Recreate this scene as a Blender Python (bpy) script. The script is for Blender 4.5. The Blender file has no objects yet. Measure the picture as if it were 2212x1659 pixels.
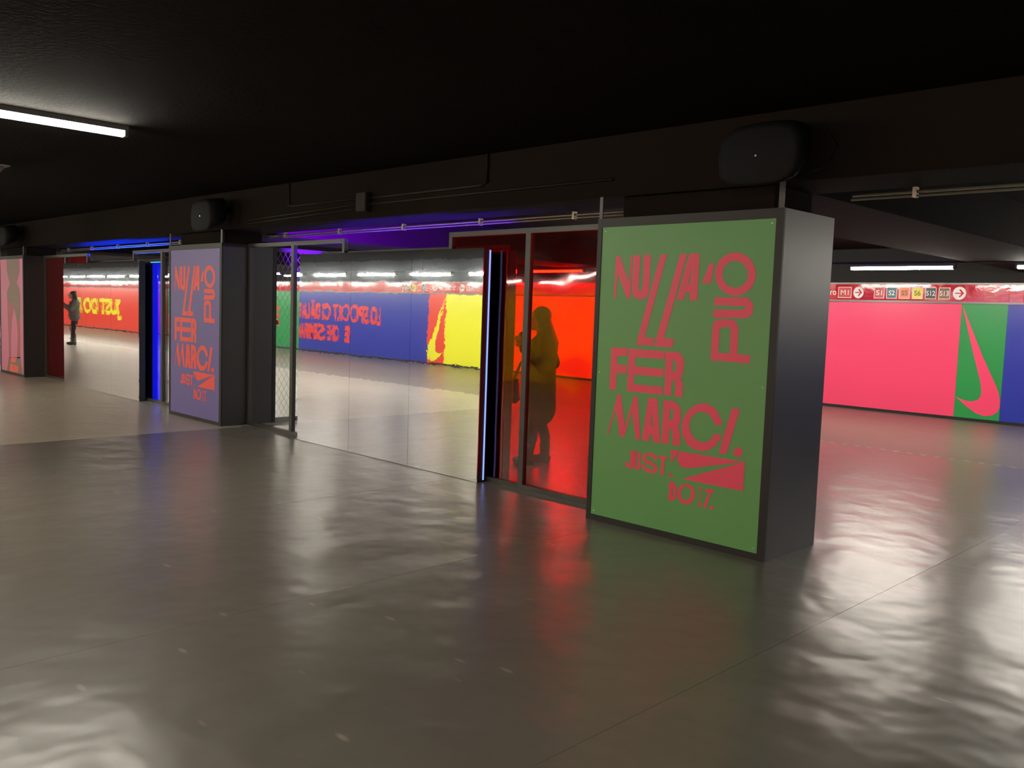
import bpy, bmesh, math, random
from mathutils import Vector, Matrix

random.seed(7)
SC = bpy.context.scene
COL = SC.collection

# ------------------------------------------------------------------ camera, world, exposure
F_PX, YAW, PITCH, ROLL, CAM_H = 1888.18, math.radians(-44.8655), math.radians(4.8421), math.radians(-1.9855), 1.6
W_PX, H_PX = 2212, 1659
fwd = Vector((math.sin(YAW)*math.cos(PITCH), math.cos(YAW)*math.cos(PITCH), -math.sin(PITCH)))
rgt0 = Vector((math.cos(YAW), -math.sin(YAW), 0))
dwn0 = fwd.cross(rgt0)
rgt = math.cos(ROLL)*rgt0 + math.sin(ROLL)*dwn0
dwn = -math.sin(ROLL)*rgt0 + math.cos(ROLL)*dwn0
cam_d = bpy.data.cameras.new('camera')
cam_d.sensor_width = 36.0
cam_d.lens = 36.0*F_PX/W_PX
cam_d.clip_start = 0.05
cam_d.clip_end = 300
cam = bpy.data.objects.new('camera', cam_d)
COL.objects.link(cam)
R3 = Matrix((rgt, -dwn, -fwd)).transposed()
cam.matrix_world = Matrix.Translation((0, 0, CAM_H)) @ R3.to_4x4()
SC.camera = cam

wd = bpy.data.worlds.new('world')
SC.world = wd
wd.use_nodes = True
wd.node_tree.nodes['Background'].inputs[0].default_value = (0.6, 0.65, 0.8, 1)
wd.node_tree.nodes['Background'].inputs[1].default_value = 0.002

SC.view_settings.view_transform = 'Standard'
SC.view_settings.look = 'None'
SC.view_settings.gamma = 1.0
SC.view_settings.use_curve_mapping = False
SC.view_settings.exposure = 1.28
LAMP_E = 60.0
LED_E = 0.62

# ------------------------------------------------------------------ helpers
def s2l(c):
    return c/12.92 if c <= 0.04045 else ((c+0.055)/1.055)**2.4

def rgb(r, g, b):
    return (s2l(r/255), s2l(g/255), s2l(b/255), 1.0)

def mat(name, col, rough=0.5, metal=0.0, noise=0.0, nscale=8.0, bump=0.0, bscale=20.0, spec=0.5, emit=None, estr=0.0, stretch=(1, 1, 1), rnoise=0.0):
    m = bpy.data.materials.new(name)
    m.use_nodes = True
    nt = m.node_tree
    p = nt.nodes['Principled BSDF']
    p.inputs['Base Color'].default_value = col
    p.inputs['Roughness'].default_value = rough
    p.inputs['Metallic'].default_value = metal
    p.inputs['Specular IOR Level'].default_value = spec
    if noise or bump or rnoise:
        tc = nt.nodes.new('ShaderNodeTexCoord')
        mp = nt.nodes.new('ShaderNodeMapping')
        mp.inputs['Scale'].default_value = stretch
        nt.links.new(tc.outputs['Object'], mp.inputs['Vector'])
    if noise:
        n = nt.nodes.new('ShaderNodeTexNoise')
        n.inputs['Scale'].default_value = nscale
        n.inputs['Detail'].default_value = 5
        nt.links.new(mp.outputs[0], n.inputs['Vector'])
        mr = nt.nodes.new('ShaderNodeMapRange')
        mr.inputs[3].default_value = 1-noise
        mr.inputs[4].default_value = 1+noise
        nt.links.new(n.outputs['Fac'], mr.inputs[0])
        mx = nt.nodes.new('ShaderNodeVectorMath')
        mx.operation = 'SCALE'
        mx.inputs[0].default_value = col[:3]
        nt.links.new(mr.outputs[0], mx.inputs['Scale'])
        nt.links.new(mx.outputs[0], p.inputs['Base Color'])
    if rnoise:
        n = nt.nodes.new('ShaderNodeTexNoise')
        n.inputs['Scale'].default_value = nscale*0.5
        n.inputs['Detail'].default_value = 4
        nt.links.new(mp.outputs[0], n.inputs['Vector'])
        mr = nt.nodes.new('ShaderNodeMapRange')
        mr.inputs[3].default_value = max(0.02, rough-rnoise)
        mr.inputs[4].default_value = rough+rnoise
        nt.links.new(n.outputs['Fac'], mr.inputs[0])
        nt.links.new(mr.outputs[0], p.inputs['Roughness'])
    if bump:
        n = nt.nodes.new('ShaderNodeTexNoise')
        n.inputs['Scale'].default_value = bscale
        n.inputs['Detail'].default_value = 3
        nt.links.new(mp.outputs[0], n.inputs['Vector'])
        b = nt.nodes.new('ShaderNodeBump')
        b.inputs['Strength'].default_value = 1.0
        b.inputs['Distance'].default_value = bump
        nt.links.new(n.outputs['Fac'], b.inputs['Height'])
        nt.links.new(b.outputs[0], p.inputs['Normal'])
    if emit:
        p.inputs['Emission Color'].default_value = emit
        p.inputs['Emission Strength'].default_value = estr
    return m

def emis(name, col, strength, base=(0.6, 0.6, 0.6, 1)):
    return mat(name, base, 0.5, emit=col, estr=strength)

def glass(name, tint, gloss=0.06, rough=0.02, bump=0.0, bscale=3.0, stretch=(1, 1, 1)):
    m = bpy.data.materials.new(name)
    m.use_nodes = True
    nt = m.node_tree
    for n in list(nt.nodes):
        nt.nodes.remove(n)
    out = nt.nodes.new('ShaderNodeOutputMaterial')
    tr = nt.nodes.new('ShaderNodeBsdfTransparent')
    tr.inputs[0].default_value = tint
    gl = nt.nodes.new('ShaderNodeBsdfGlossy')
    gl.inputs['Roughness'].default_value = rough
    gl.inputs['Color'].default_value = (1, 1, 1, 1)
    geo = nt.nodes.new('ShaderNodeNewGeometry')
    dt = nt.nodes.new('ShaderNodeVectorMath'); dt.operation = 'DOT_PRODUCT'
    nt.links.new(geo.outputs['True Normal'], dt.inputs[0]); nt.links.new(geo.outputs['Incoming'], dt.inputs[1])
    ab = nt.nodes.new('ShaderNodeMath'); ab.operation = 'ABSOLUTE'; nt.links.new(dt.outputs['Value'], ab.inputs[0])
    om = nt.nodes.new('ShaderNodeMath'); om.operation = 'SUBTRACT'; om.inputs[0].default_value = 1.0; nt.links.new(ab.outputs[0], om.inputs[1])
    pw = nt.nodes.new('ShaderNodeMath'); pw.operation = 'POWER'; pw.inputs[1].default_value = 5.0; nt.links.new(om.outputs[0], pw.inputs[0])
    fr = nt.nodes.new('ShaderNodeMath'); fr.operation = 'MULTIPLY_ADD'; fr.inputs[1].default_value = 0.96; fr.inputs[2].default_value = 0.03
    nt.links.new(pw.outputs[0], fr.inputs[0])
    ad = nt.nodes.new('ShaderNodeMath')
    ad.operation = 'ADD'
    ad.use_clamp = True
    ad.inputs[1].default_value = gloss
    mx = nt.nodes.new('ShaderNodeMixShader')
    nt.links.new(fr.outputs[0], ad.inputs[0])
    nt.links.new(ad.outputs[0], mx.inputs[0])
    nt.links.new(tr.outputs[0], mx.inputs[1])
    nt.links.new(gl.outputs[0], mx.inputs[2])
    nt.links.new(mx.outputs[0], out.inputs[0])
    if bump:
        tc = nt.nodes.new('ShaderNodeTexCoord')
        mp = nt.nodes.new('ShaderNodeMapping')
        mp.inputs['Scale'].default_value = stretch
        nt.links.new(tc.outputs['Object'], mp.inputs['Vector'])
        n = nt.nodes.new('ShaderNodeTexNoise')
        n.inputs['Scale'].default_value = bscale
        n.inputs['Detail'].default_value = 1.5
        nt.links.new(mp.outputs[0], n.inputs['Vector'])
        b = nt.nodes.new('ShaderNodeBump')
        b.inputs['Distance'].default_value = bump
        nt.links.new(n.outputs['Fac'], b.inputs['Height'])
        nt.links.new(b.outputs[0], gl.inputs['Normal'])
    return m

def tag(o, label=None, cat=None, group=None, kind=None):
    if label: o['label'] = label
    if cat: o['category'] = cat
    if group: o['group'] = group
    if kind: o['kind'] = kind
    return o

def empty(name, loc=(0, 0, 0), rz=0.0):
    o = bpy.data.objects.new(name, None)
    o.empty_display_size = 0.1
    COL.objects.link(o)
    o.location = loc
    o.rotation_euler = (0, 0, rz)
    return o

def link_mesh(name, me, m, parent=None, smooth=False):
    if m is not None and len(me.materials) == 0:
        me.materials.append(m)
    if smooth:
        for p in me.polygons:
            p.use_smooth = True
    o = bpy.data.objects.new(name, me)
    COL.objects.link(o)
    if parent is not None:
        o.parent = parent
    return o

def bm_box(bm, x0, x1, y0, y1, z0, z1):
    v = [bm.verts.new(p) for p in ((x0, y0, z0), (x1, y0, z0), (x1, y1, z0), (x0, y1, z0), (x0, y0, z1), (x1, y0, z1), (x1, y1, z1), (x0, y1, z1))]
    for f in ((3, 2, 1, 0), (4, 5, 6, 7), (0, 1, 5, 4), (1, 2, 6, 5), (2, 3, 7, 6), (3, 0, 4, 7)):
        bm.faces.new([v[i] for i in f])

def bm_tube(bm, pts, r, n=8, cap=True):
    rings = []
    pts = [Vector(p) for p in pts]
    for i, p in enumerate(pts):
        d = (pts[min(i+1, len(pts)-1)] - pts[max(i-1, 0)]).normalized()
        up = Vector((0, 0, 1)) if abs(d.z) < 0.9 else Vector((1, 0, 0))
        a = d.cross(up).normalized()
        b = d.cross(a).normalized()
        rr = r[i] if isinstance(r, (list, tuple)) else r
        rings.append([bm.verts.new(p + rr*(math.cos(t)*a + math.sin(t)*b)) for t in [2*math.pi*k/n for k in range(n)]])
    for i in range(len(rings)-1):
        for k in range(n):
            bm.faces.new((rings[i][k], rings[i][(k+1) % n], rings[i+1][(k+1) % n], rings[i+1][k]))
    if cap:
        bm.faces.new(rings[0][::-1])
        bm.faces.new(rings[-1])

def bm_done(bm, name):
    bmesh.ops.recalc_face_normals(bm, faces=bm.faces)
    me = bpy.data.meshes.new(name)
    bm.to_mesh(me)
    bm.free()
    return me

def box(name, x0, x1, y0, y1, z0, z1, m, parent=None, bevel=0.0):
    bm = bmesh.new()
    bm_box(bm, x0, x1, y0, y1, z0, z1)
    if bevel:
        bmesh.ops.bevel(bm, geom=list(bm.edges), offset=bevel, segments=2, affect='EDGES', profile=0.6)
    return link_mesh(name, bm_done(bm, name), m, parent)

def tube(name, pts, r, m, parent=None, n=8):
    bm = bmesh.new()
    bm_tube(bm, pts, r, n)
    return link_mesh(name, bm_done(bm, name), m, parent, smooth=True)

def flat_polys(name, polys, org, u, v, n, thick):
    """polys: list of closed 2-D outlines (holes by even-odd) laid on the plane org + x*u + y*v, raised by thick along n"""
    cu = bpy.data.curves.new(name, 'CURVE')
    cu.dimensions = '2D'
    cu.fill_mode = 'BOTH'
    cu.extrude = 0.5
    for pl in polys:
        sp = cu.splines.new('POLY')
        sp.points.add(len(pl)-1)
        for q, (x, y) in zip(sp.points, pl):
            q.co = (x, y, 0, 1)
        sp.use_cyclic_u = True
    return _curve_to_plane(cu, name, org, u, v, n, thick)

def _curve_to_plane(cu, name, org, u, v, n, thick, fit=None):
    ob = bpy.data.objects.new(name+'_tmp', cu)
    COL.objects.link(ob)
    dg = bpy.context.evaluated_depsgraph_get()
    dg.update()
    me = bpy.data.meshes.new_from_object(ob.evaluated_get(dg))
    bpy.data.objects.remove(ob)
    bpy.data.curves.remove(cu)
    org, u, v, n = Vector(org), Vector(u), Vector(v), Vector(n)
    xs = [q.co.x for q in me.vertices] or [0]
    ys = [q.co.y for q in me.vertices] or [0]
    sx = sy = 1.0
    ox = oy = 0.0
    if fit:
        w, h = fit
        sx = w/max(1e-6, max(xs)-min(xs)) if w else None
        sy = h/max(1e-6, max(ys)-min(ys)) if h else None
        if sx is None: sx = sy
        if sy is None: sy = sx
        ox, oy = min(xs), min(ys)
    for q in me.vertices:
        c = q.co.copy()
        q.co = org + u*((c.x-ox)*sx) + v*((c.y-oy)*sy) + n*((c.z+0.5)*thick)
    me.materials.clear()
    me.name = name
    return me

def text_mesh(name, body, org, u, v, n, w, h, thick=0.003, bold=0.02):
    cu = bpy.data.curves.new(name, 'FONT')
    cu.body = body
    cu.offset = bold
    cu.extrude = 0.5
    cu.resolution_u = 4
    return _curve_to_plane(cu, name, org, u, v, n, thick, (w, h))

def ell(cx, cy, rx, ry, k=28):
    return [(cx+rx*math.cos(2*math.pi*i/k), cy+ry*math.sin(2*math.pi*i/k)) for i in range(k)]

def stroke(pts, w):
    L, Rr = [], []
    for i, p in enumerate(pts):
        a = Vector(pts[max(i-1, 0)]); b = Vector(pts[min(i+1, len(pts)-1)])
        d = (b-a).normalized()
        nn = Vector((-d.y, d.x))*w/2
        L.append((p[0]+nn.x, p[1]+nn.y)); Rr.append((p[0]-nn.x, p[1]-nn.y))
    return L+Rr[::-1]

def smooth_closed(pts, it=2):
    for _ in range(it):
        out = []
        for i in range(len(pts)):
            a, b = pts[i], pts[(i+1) % len(pts)]
            out.append((a[0]*.75+b[0]*.25, a[1]*.75+b[1]*.25))
            out.append((a[0]*.25+b[0]*.75, a[1]*.25+b[1]*.75))
        pts = out
    return pts

# ------------------------------------------------------------------ materials
M = {}
def floor_mat(name, base, dark, rough):
    m = bpy.data.materials.new(name)
    m.use_nodes = True
    nt = m.node_tree
    L = nt.links.new
    p = nt.nodes['Principled BSDF']
    geo0 = nt.nodes.new('ShaderNodeNewGeometry')
    geo = nt.nodes.new('ShaderNodeVectorMath'); geo.operation = 'ADD'; geo.inputs[1].default_value = (100.3, 100.7, 0.37)
    L(geo0.outputs['Position'], geo.inputs[0])
    n1 = nt.nodes.new('ShaderNodeTexNoise'); n1.inputs['Scale'].default_value = 0.9; n1.inputs['Detail'].default_value = 6
    L(geo.outputs[0], n1.inputs['Vector'])
    cr = nt.nodes.new('ShaderNodeMix'); cr.data_type = 'RGBA'
    cr.inputs[6].default_value = dark; cr.inputs[7].default_value = base
    L(n1.outputs['Fac'], cr.inputs[0])
    # pale scuff marks with their own shape
    mp = nt.nodes.new('ShaderNodeMapping'); mp.inputs['Rotation'].default_value = (0, 0, math.radians(46)); mp.inputs['Scale'].default_value = (1.2, 3.6, 1)
    L(geo.outputs[0], mp.inputs['Vector'])
    vo = nt.nodes.new('ShaderNodeTexVoronoi'); vo.inputs['Scale'].default_value = 1.6; vo.inputs['Randomness'].default_value = 1.0
    L(mp.outputs[0], vo.inputs['Vector'])
    th = nt.nodes.new('ShaderNodeMapRange'); th.inputs[1].default_value = 0.05; th.inputs[2].default_value = 0.10; th.inputs[3].default_value = 1.0; th.inputs[4].default_value = 0.0
    L(vo.outputs['Distance'], th.inputs[0])
    sep = nt.nodes.new('ShaderNodeSeparateColor'); L(vo.outputs['Color'], sep.inputs[0])
    gt = nt.nodes.new('ShaderNodeMath'); gt.operation = 'GREATER_THAN'; gt.inputs[1].default_value = 0.3
    L(sep.outputs[0], gt.inputs[0])
    mu = nt.nodes.new('ShaderNodeMath'); mu.operation = 'MULTIPLY'; L(th.outputs[0], mu.inputs[0]); L(gt.outputs[0], mu.inputs[1])
    mu2 = nt.nodes.new('ShaderNodeMath'); mu2.operation = 'MULTIPLY'; mu2.inputs[1].default_value = 0.42; L(mu.outputs[0], mu2.inputs[0])
    mk = nt.nodes.new('ShaderNodeMix'); mk.data_type = 'RGBA'; mk.inputs[7].default_value = rgb(190, 178, 150)
    L(mu2.outputs[0], mk.inputs[0]); L(cr.outputs[2], mk.inputs[6])
    L(mk.outputs[2], p.inputs['Base Color'])
    # roughness variation and slow waves in the vinyl
    p.inputs['Roughness'].default_value = rough
    n3 = nt.nodes.new('ShaderNodeTexNoise'); n3.inputs['Scale'].default_value = 2.6; n3.inputs['Detail'].default_value = 2
    L(geo.outputs[0], n3.inputs['Vector'])
    b = nt.nodes.new('ShaderNodeBump'); b.inputs['Strength'].default_value = 1.0; b.inputs['Distance'].default_value = 0.016
    L(n3.outputs['Fac'], b.inputs['Height']); L(b.outputs[0], p.inputs['Normal'])
    p.inputs['Specular IOR Level'].default_value = 1.0
    return m

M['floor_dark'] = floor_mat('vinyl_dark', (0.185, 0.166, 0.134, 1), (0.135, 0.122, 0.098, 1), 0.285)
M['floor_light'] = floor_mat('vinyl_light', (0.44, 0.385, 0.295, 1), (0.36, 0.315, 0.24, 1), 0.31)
M['floor_strip'] = floor_mat('vinyl_strip', (0.15, 0.125, 0.10, 1), (0.12, 0.10, 0.08, 1), 0.36)
M['subfloor'] = mat('subfloor', (0.07, 0.063, 0.052, 1), 0.8, noise=0.2)
M['ceil'] = mat('black_ceiling', (0.0078, 0.0062, 0.0048, 1), 0.95, spec=0.03, noise=0.25, nscale=1.5, bump=0.004, bscale=30)
M['beam'] = mat('brown_black_beam', (0.0115, 0.0086, 0.0064, 1), 0.9, spec=0.05, noise=0.25, nscale=2, bump=0.003, bscale=40)
M['upper'] = mat('upper_wall', (0.024, 0.021, 0.020, 1), 0.7, spec=0.15, noise=0.2, nscale=2)
M['darkclad'] = mat('dark_cladding', (0.018, 0.018, 0.018, 1), 0.40, noise=0.12, nscale=3, rnoise=0.05)
M['frame'] = mat('frame_metal', (0.017, 0.016, 0.014, 1), 0.5, spec=0.3, noise=0.1, nscale=6)
M['mframe'] = mat('door_frame_metal', (0.036, 0.034, 0.029, 1), 0.45, noise=0.1, nscale=6)
M['black'] = mat('black_board', (0.010, 0.010, 0.011, 1), 0.5, noise=0.1)
M['pipe'] = mat('galvanised_pipe', (0.30, 0.27, 0.20, 1), 0.38, metal=0.7, noise=0.15, nscale=12)
M['conduit'] = mat('painted_conduit', (0.016, 0.012, 0.009, 1), 0.6, spec=0.15, noise=0.15)
M['plinth'] = mat('black_plinth', (0.012, 0.011, 0.011, 1), 0.5, noise=0.1)
M['rail'] = mat('grey_rail', (0.16, 0.15, 0.14, 1), 0.35, metal=0.6, noise=0.1)
M['band'] = mat('red_sign_film', rgb(190, 32, 34), 0.10, noise=0.05, nscale=2, bump=0.006, bscale=4.5, spec=0.4)
def wallcol(n, r, g, b):
    M[n] = mat('panel_'+n, rgb(r, g, b), 0.34, noise=0.02, nscale=1.5, rnoise=0.04)
wallcol('pink', 250, 70, 114); wallcol('green', 38, 150, 75); wallcol('blue', 38, 55, 165); wallcol('yellow', 238, 238, 50); wallcol('red', 232, 68, 52)
M['poster_green'] = mat('poster_green', rgb(90, 146, 80), 0.5, noise=0.03, nscale=4)
M['poster_purple'] = mat('poster_purple', rgb(104, 92, 152), 0.5, noise=0.03, nscale=4)
M['poster_pink'] = mat('poster_pink', rgb(220, 126, 156), 0.5, noise=0.03, nscale=4)
M['ink_pink'] = mat('ink_pink', rgb(224, 66, 92), 0.5, noise=0.02)
M['ink_red'] = mat('ink_red', rgb(238, 80, 66), 0.5, noise=0.02)
M['ink_brown'] = mat('ink_grey_brown', rgb(142, 112, 98), 0.5, noise=0.05)
M['ink_leg'] = mat('ink_leg', rgb(186, 98, 98), 0.5, noise=0.05)
M['ink_orange'] = mat('ink_orange', rgb(255, 108, 84), 0.5, noise=0.05)
M['white'] = mat('white_print', (0.8, 0.78, 0.74, 1), 0.4, noise=0.02)
M['screw'] = mat('bright_screw', (0.6, 0.62, 0.55, 1), 0.3, metal=0.6, noise=0.02)
M['lamp'] = emis('tube_light', (1.0, 0.94, 0.81, 1), LAMP_E)
M['housing'] = mat('lamp_housing', (0.10, 0.10, 0.10, 1), 0.5, noise=0.05)
M['led'] = emis('blue_led', (0.16, 0.30, 1.0, 1), LED_E)
M['lit_face_blue'] = emis('blue_lit_face', (0.0, 0.004, 1.0, 1), 0.34, (0.0, 0.0, 0.05, 1))  # emission stands for blue LED light on the rear panel face
M['led_top'] = emis('violet_led', (0.09, 0.0, 1.0, 1), 90.0)
M['led_topb'] = emis('blue_top_led', (0.0, 0.03, 1.0, 1), 420.0)
M['dark_red'] = mat('dark_red_film', (0.10, 0.006, 0.006, 1), 0.12, noise=0.1)
M['led_cyan'] = emis('cyan_led', (0.02, 0.30, 1.0, 1), 2.2, (0.0, 0.02, 0.1, 1))
M['red_glass'] = glass('red_glass', (1.0, 0.026, 0.012, 1), 0.015, 0.06, bump=0.024, bscale=1.1, stretch=(1.2, 1, 1.3))
M['clear_glass'] = glass('clear_glass', (0.985, 0.99, 0.985, 1), 0.0, 0.01)
M['wire'] = mat('galvanised_wire', (0.33, 0.34, 0.33, 1), 0.45, metal=0.5, noise=0.1)
M['speaker'] = mat('black_speaker', (0.004, 0.004, 0.0045, 1), 0.7, spec=0.15, noise=0.2, nscale=30, bump=0.001, bscale=200)
M['grey_plastic'] = mat('grey_plastic', (0.13, 0.115, 0.10, 1), 0.5, noise=0.15, nscale=20)

def mirror_mat():
    m = bpy.data.materials.new('mirror_film')
    m.use_nodes = True
    nt = m.node_tree
    L = nt.links.new
    for n in list(nt.nodes): nt.nodes.remove(n)
    out = nt.nodes.new('ShaderNodeOutputMaterial')
    g1 = nt.nodes.new('ShaderNodeBsdfGlossy'); g1.inputs['Roughness'].default_value = 0.012; g1.inputs['Color'].default_value = (0.93, 0.94, 0.92, 1)
    g2 = nt.nodes.new('ShaderNodeBsdfGlossy'); g2.inputs['Roughness'].default_value = 0.11; g2.inputs['Color'].default_value = (0.80, 0.90, 1.0, 1)
    mx = nt.nodes.new('ShaderNodeMixShader'); mx.inputs[0].default_value = 0.035
    tc = nt.nodes.new('ShaderNodeTexCoord')
    mp = nt.nodes.new('ShaderNodeMapping'); mp.inputs['Scale'].default_value = (2.2, 1, 2.6)
    L(tc.outputs['Object'], mp.inputs['Vector'])
    n = nt.nodes.new('ShaderNodeTexNoise'); n.inputs['Scale'].default_value = 3.0; n.inputs['Detail'].default_value = 3
    L(mp.outputs[0], n.inputs['Vector'])
    b = nt.nodes.new('ShaderNodeBump'); b.inputs['Distance'].default_value = 0.00022
    L(n.outputs['Fac'], b.inputs['Height'])
    L(b.outputs[0], g1.inputs['Normal'])
    L(g1.outputs[0], mx.inputs[1]); L(g2.outputs[0], mx.inputs[2]); L(mx.outputs[0], out.inputs[0])
    return m
M['mirror'] = mirror_mat()

# ------------------------------------------------------------------ room shell
XL, XR = -58.0, 9.0
Y_BACK, Y_FRONT = 15.85, -4.91
Z_CEIL = 2.925
fl = box('floor', XL, XR, Y_FRONT, Y_BACK, -0.15, -0.004, M['subfloor']); tag(fl, kind='structure')
SEAM_HI, SEAM_LO = 11.1, -0.2
edges = []
x = -2.0
while x > XL: edges.append(x); x -= 2.05
edges = [XL] + edges[::-1] + [0.05, 2.1, 4.15, 6.2, XR]
edges[1] = edges[1]
sheet_cache = {}
def sheet(x0, x1, y0, y1, m):
    key = (round(x1-x0, 3), round(y1-y0, 3), m.name)
    if key not in sheet_cache:
        bm = bmesh.new(); bm_box(bm, 0, x1-x0, 0, y1-y0, -0.004, 0)
        me = bm_done(bm, 'floor_sheet'); me.materials.append(m); sheet_cache[key] = me
    o = bpy.data.objects.new('floor_sheet', sheet_cache[key]); COL.objects.link(o); o.parent = fl
    o.location = (x0, y0, 0)
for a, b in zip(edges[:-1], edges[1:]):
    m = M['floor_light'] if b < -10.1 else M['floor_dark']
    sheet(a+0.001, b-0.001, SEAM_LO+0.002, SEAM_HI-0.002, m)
for i in range(0, len(edges)-1, 3):
    a, b = edges[i], edges[min(i+3, len(edges)-1)]
    sheet(a+0.001, b-0.001, SEAM_HI+0.002, Y_BACK, M['floor_strip'])
    sheet(a+0.001, b-0.001, Y_FRONT, SEAM_LO-0.002, M['floor_strip'])
dash_bm = bmesh.new(); bm_box(dash_bm, 0, 0.075, -0.008, 0.008, 0.0, 0.003)
dash_me = bm_done(dash_bm, 'seam_tab'); dash_me.materials.append(M['white'])
for i in range(44):
    o = bpy.data.objects.new('seam_tab', dash_me); COL.objects.link(o); o.parent = fl
    o.location = (-7.4+i*0.165, SEAM_HI+random.uniform(-0.004, 0.004), 0); o.rotation_euler = (0, 0, random.uniform(-0.12, 0.05))

tag(box('ceiling', XL, XR, Y_FRONT, Y_BACK, Z_CEIL, Z_CEIL+0.2, M['ceil']), kind='structure')
wb = tag(box('wall_back', XL, XR, Y_BACK, Y_BACK+0.2, -0.15, Z_CEIL+0.2, M['upper']), kind='structure')
wf = tag(box('wall_front', XL, XR, Y_FRONT-0.2, Y_FRONT, -0.15, Z_CEIL+0.2, M['upper']), kind='structure')
tag(box('wall_left', XL-0.2, XL, Y_FRONT-0.2, Y_BACK+0.2, -0.15, Z_CEIL+0.2, M['upper']), kind='structure')
tag(box('wall_right', XR, XR+0.2, Y_FRONT-0.2, Y_BACK+0.2, -0.15, Z_CEIL+0.2, M['upper']), kind='structure')
tag(box('baseboard_back', XL, XR, Y_BACK-0.02, Y_BACK, 0.0, 0.05, M['plinth']), kind='structure')
tag(box('baseboard_front', XL, XR, Y_FRONT, Y_FRONT+0.02, 0.0, 0.05, M['plinth']), kind='structure')

# coloured wall panels: X ranges, z 0.05..1.965
def wall_panels(parent, y, sgn, ranges):
    for a, b, c in ranges:
        y0, y1 = sorted((y, y+sgn*0.012))
        box('colour_panel', a+0.001, b-0.001, y0, y1, 0.05, 1.965, M[c], parent)
wall_panels(wb, Y_BACK, -1, [(XL, -50.0, 'pink'), (-50.0, -44.0, 'red'), (-44.0, -36.72, 'blue'), (-36.72, -36.0, 'green'), (-36.0, -29.5, 'pink'),
            (-29.5, -23.0, 'green'), (-23.0, -18.0, 'red'), (-18.0, -14.3, 'yellow'), (-14.3, -10.8, 'pink'), (-10.8, -5.12, 'pink'), (-5.12, -4.41, 'green'), (-4.41, XR, 'blue')])
wall_panels(wf, Y_FRONT, 1, [(XL, -49.5, 'blue'), (-49.5, -36.9, 'red'), (-36.9, -26.0, 'green'), (-26.0, -19.09, 'blue'), (-19.09, -18.36, 'red'), (-18.36, -9.0, 'yellow'), (-9.0, 0.0, 'pink'), (0.0, XR, 'green')])

NB, NF = Vector((0, -1, 0)), Vector((0, 1, 0))
UB, UF = Vector((1, 0, 0)), Vector((-1, 0, 0))
UP = Vector((0, 0, 1))
# swoosh mark standing on end, unit box 0..1 x 0..1 (x right, y up): tip top-left
SW = [(0.03, 0.985), (0.27, 0.78), (0.536, 0.554), (0.72, 0.415), (0.886, 0.292), (0.95, 0.23), (0.985, 0.173), (0.994, 0.113), (0.95, 0.065), (0.85, 0.033), (0.69, 0.020), (0.51, 0.036), (0.40, 0.060), (0.288, 0.089), (0.13, 0.137), (0.006, 0.173),
      (0.12, 0.155), (0.245, 0.143), (0.34, 0.140), (0.427, 0.145), (0.53, 0.167), (0.563, 0.19), (0.573, 0.22), (0.565, 0.27), (0.53, 0.327), (0.473, 0.40), (0.356, 0.542), (0.197, 0.744), (0.10, 0.88), (0.035, 0.958)]
def swoosh(parent, org, u, n, w, h, m):
    me = flat_polys('swoosh_print', [[(a*w, b*h) for a, b in SW]], org, u, UP, n, 0.003)
    link_mesh('swoosh_print', me, m, parent)
swoosh(wb, (-5.12, Y_BACK-0.012, 0.07), UB, NB, 0.71, 1.88, M['pink'])
swoosh(wb, (-36.72, Y_BACK-0.012, 0.07), UB, NB, 0.71, 1.88, M['pink'])
# the mark on the front wall: seen from inside the hall, tip to its left
swoosh(wf, (-18.36, Y_FRONT+0.012, 0.07), UF, NF, 0.73, 1.88, M['yellow'])

def wall_text(parent, body, xs, z, w, h, side, m, bold=0.03, thick=0.003):
    if side == 'b':
        me = text_mesh('wall_lettering', body, (xs, Y_BACK-0.012, z), UB, UP, NB, w, h, thick, bold)
    else:
        me = text_mesh('wall_lettering', body, (xs, Y_FRONT+0.012, z), UF, UP, NF, w, h, thick, bold)
    return link_mesh('wall_lettering', me, m, parent)
wall_text(wf, 'LO', -21.32, 1.00, 0.50, 0.55, 'f', M['red'], 0.04)
wall_text(wf, 'SP', -21.90, 1.02, 0.60, 0.55, 'f', M['red'], 0.05)
wall_text(wf, 'O', -22.48, 1.04, 0.42, 0.56, 'f', M['red'], 0.02)
wall_text(wf, 'O', -22.93, 1.05, 0.42, 0.56, 'f', M['red'], 0.02)
wall_text(wf, 'RT', -23.36, 1.05, 0.50, 0.54, 'f', M['red'], 0.03)
wall_text(wf, 'CI', -24.00, 1.06, 0.46, 0.54, 'f', M['red'], 0.05)
wall_text(wf, 'D\u00c0', -24.60, 1.07, 0.56, 0.66, 'f', M['red'], 0.05)
wall_text(wf, 'LA', -25.25, 1.07, 0.42, 0.54, 'f', M['red'], 0.05)
wall_text(wf, 'FO', -25.72, 1.07, 0.26, 0.54, 'f', M['red'], 0.04)
wall_text(wf, 'E', -22.93, 0.40, 0.26, 0.52, 'f', M['red'], 0.06)
wall_text(wf, 'CHE', -23.50, 0.41, 0.68, 0.52, 'f', M['red'], 0.05)
wall_text(wf, 'S', -24.30, 0.41, 0.46, 0.54, 'f', M['red'], 0.03)
wall_text(wf, 'EMBRAN', -24.78, 0.42, 1.20, 0.53, 'f', M['red'], 0.05)
wall_text(wf, 'JUST DO IT.', -41.15, 0.50, 6.3, 0.98, 'f', M['yellow'], 0.05)
wall_text(wb, 'FORZA', -31.0, 0.75, 3.72, 0.75, 'b', M['pink'], 0.04)
wall_text(wb, 'CHE', -29.25, 0.80, 1.98, 0.66, 'b', M['red'], 0.05)

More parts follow.
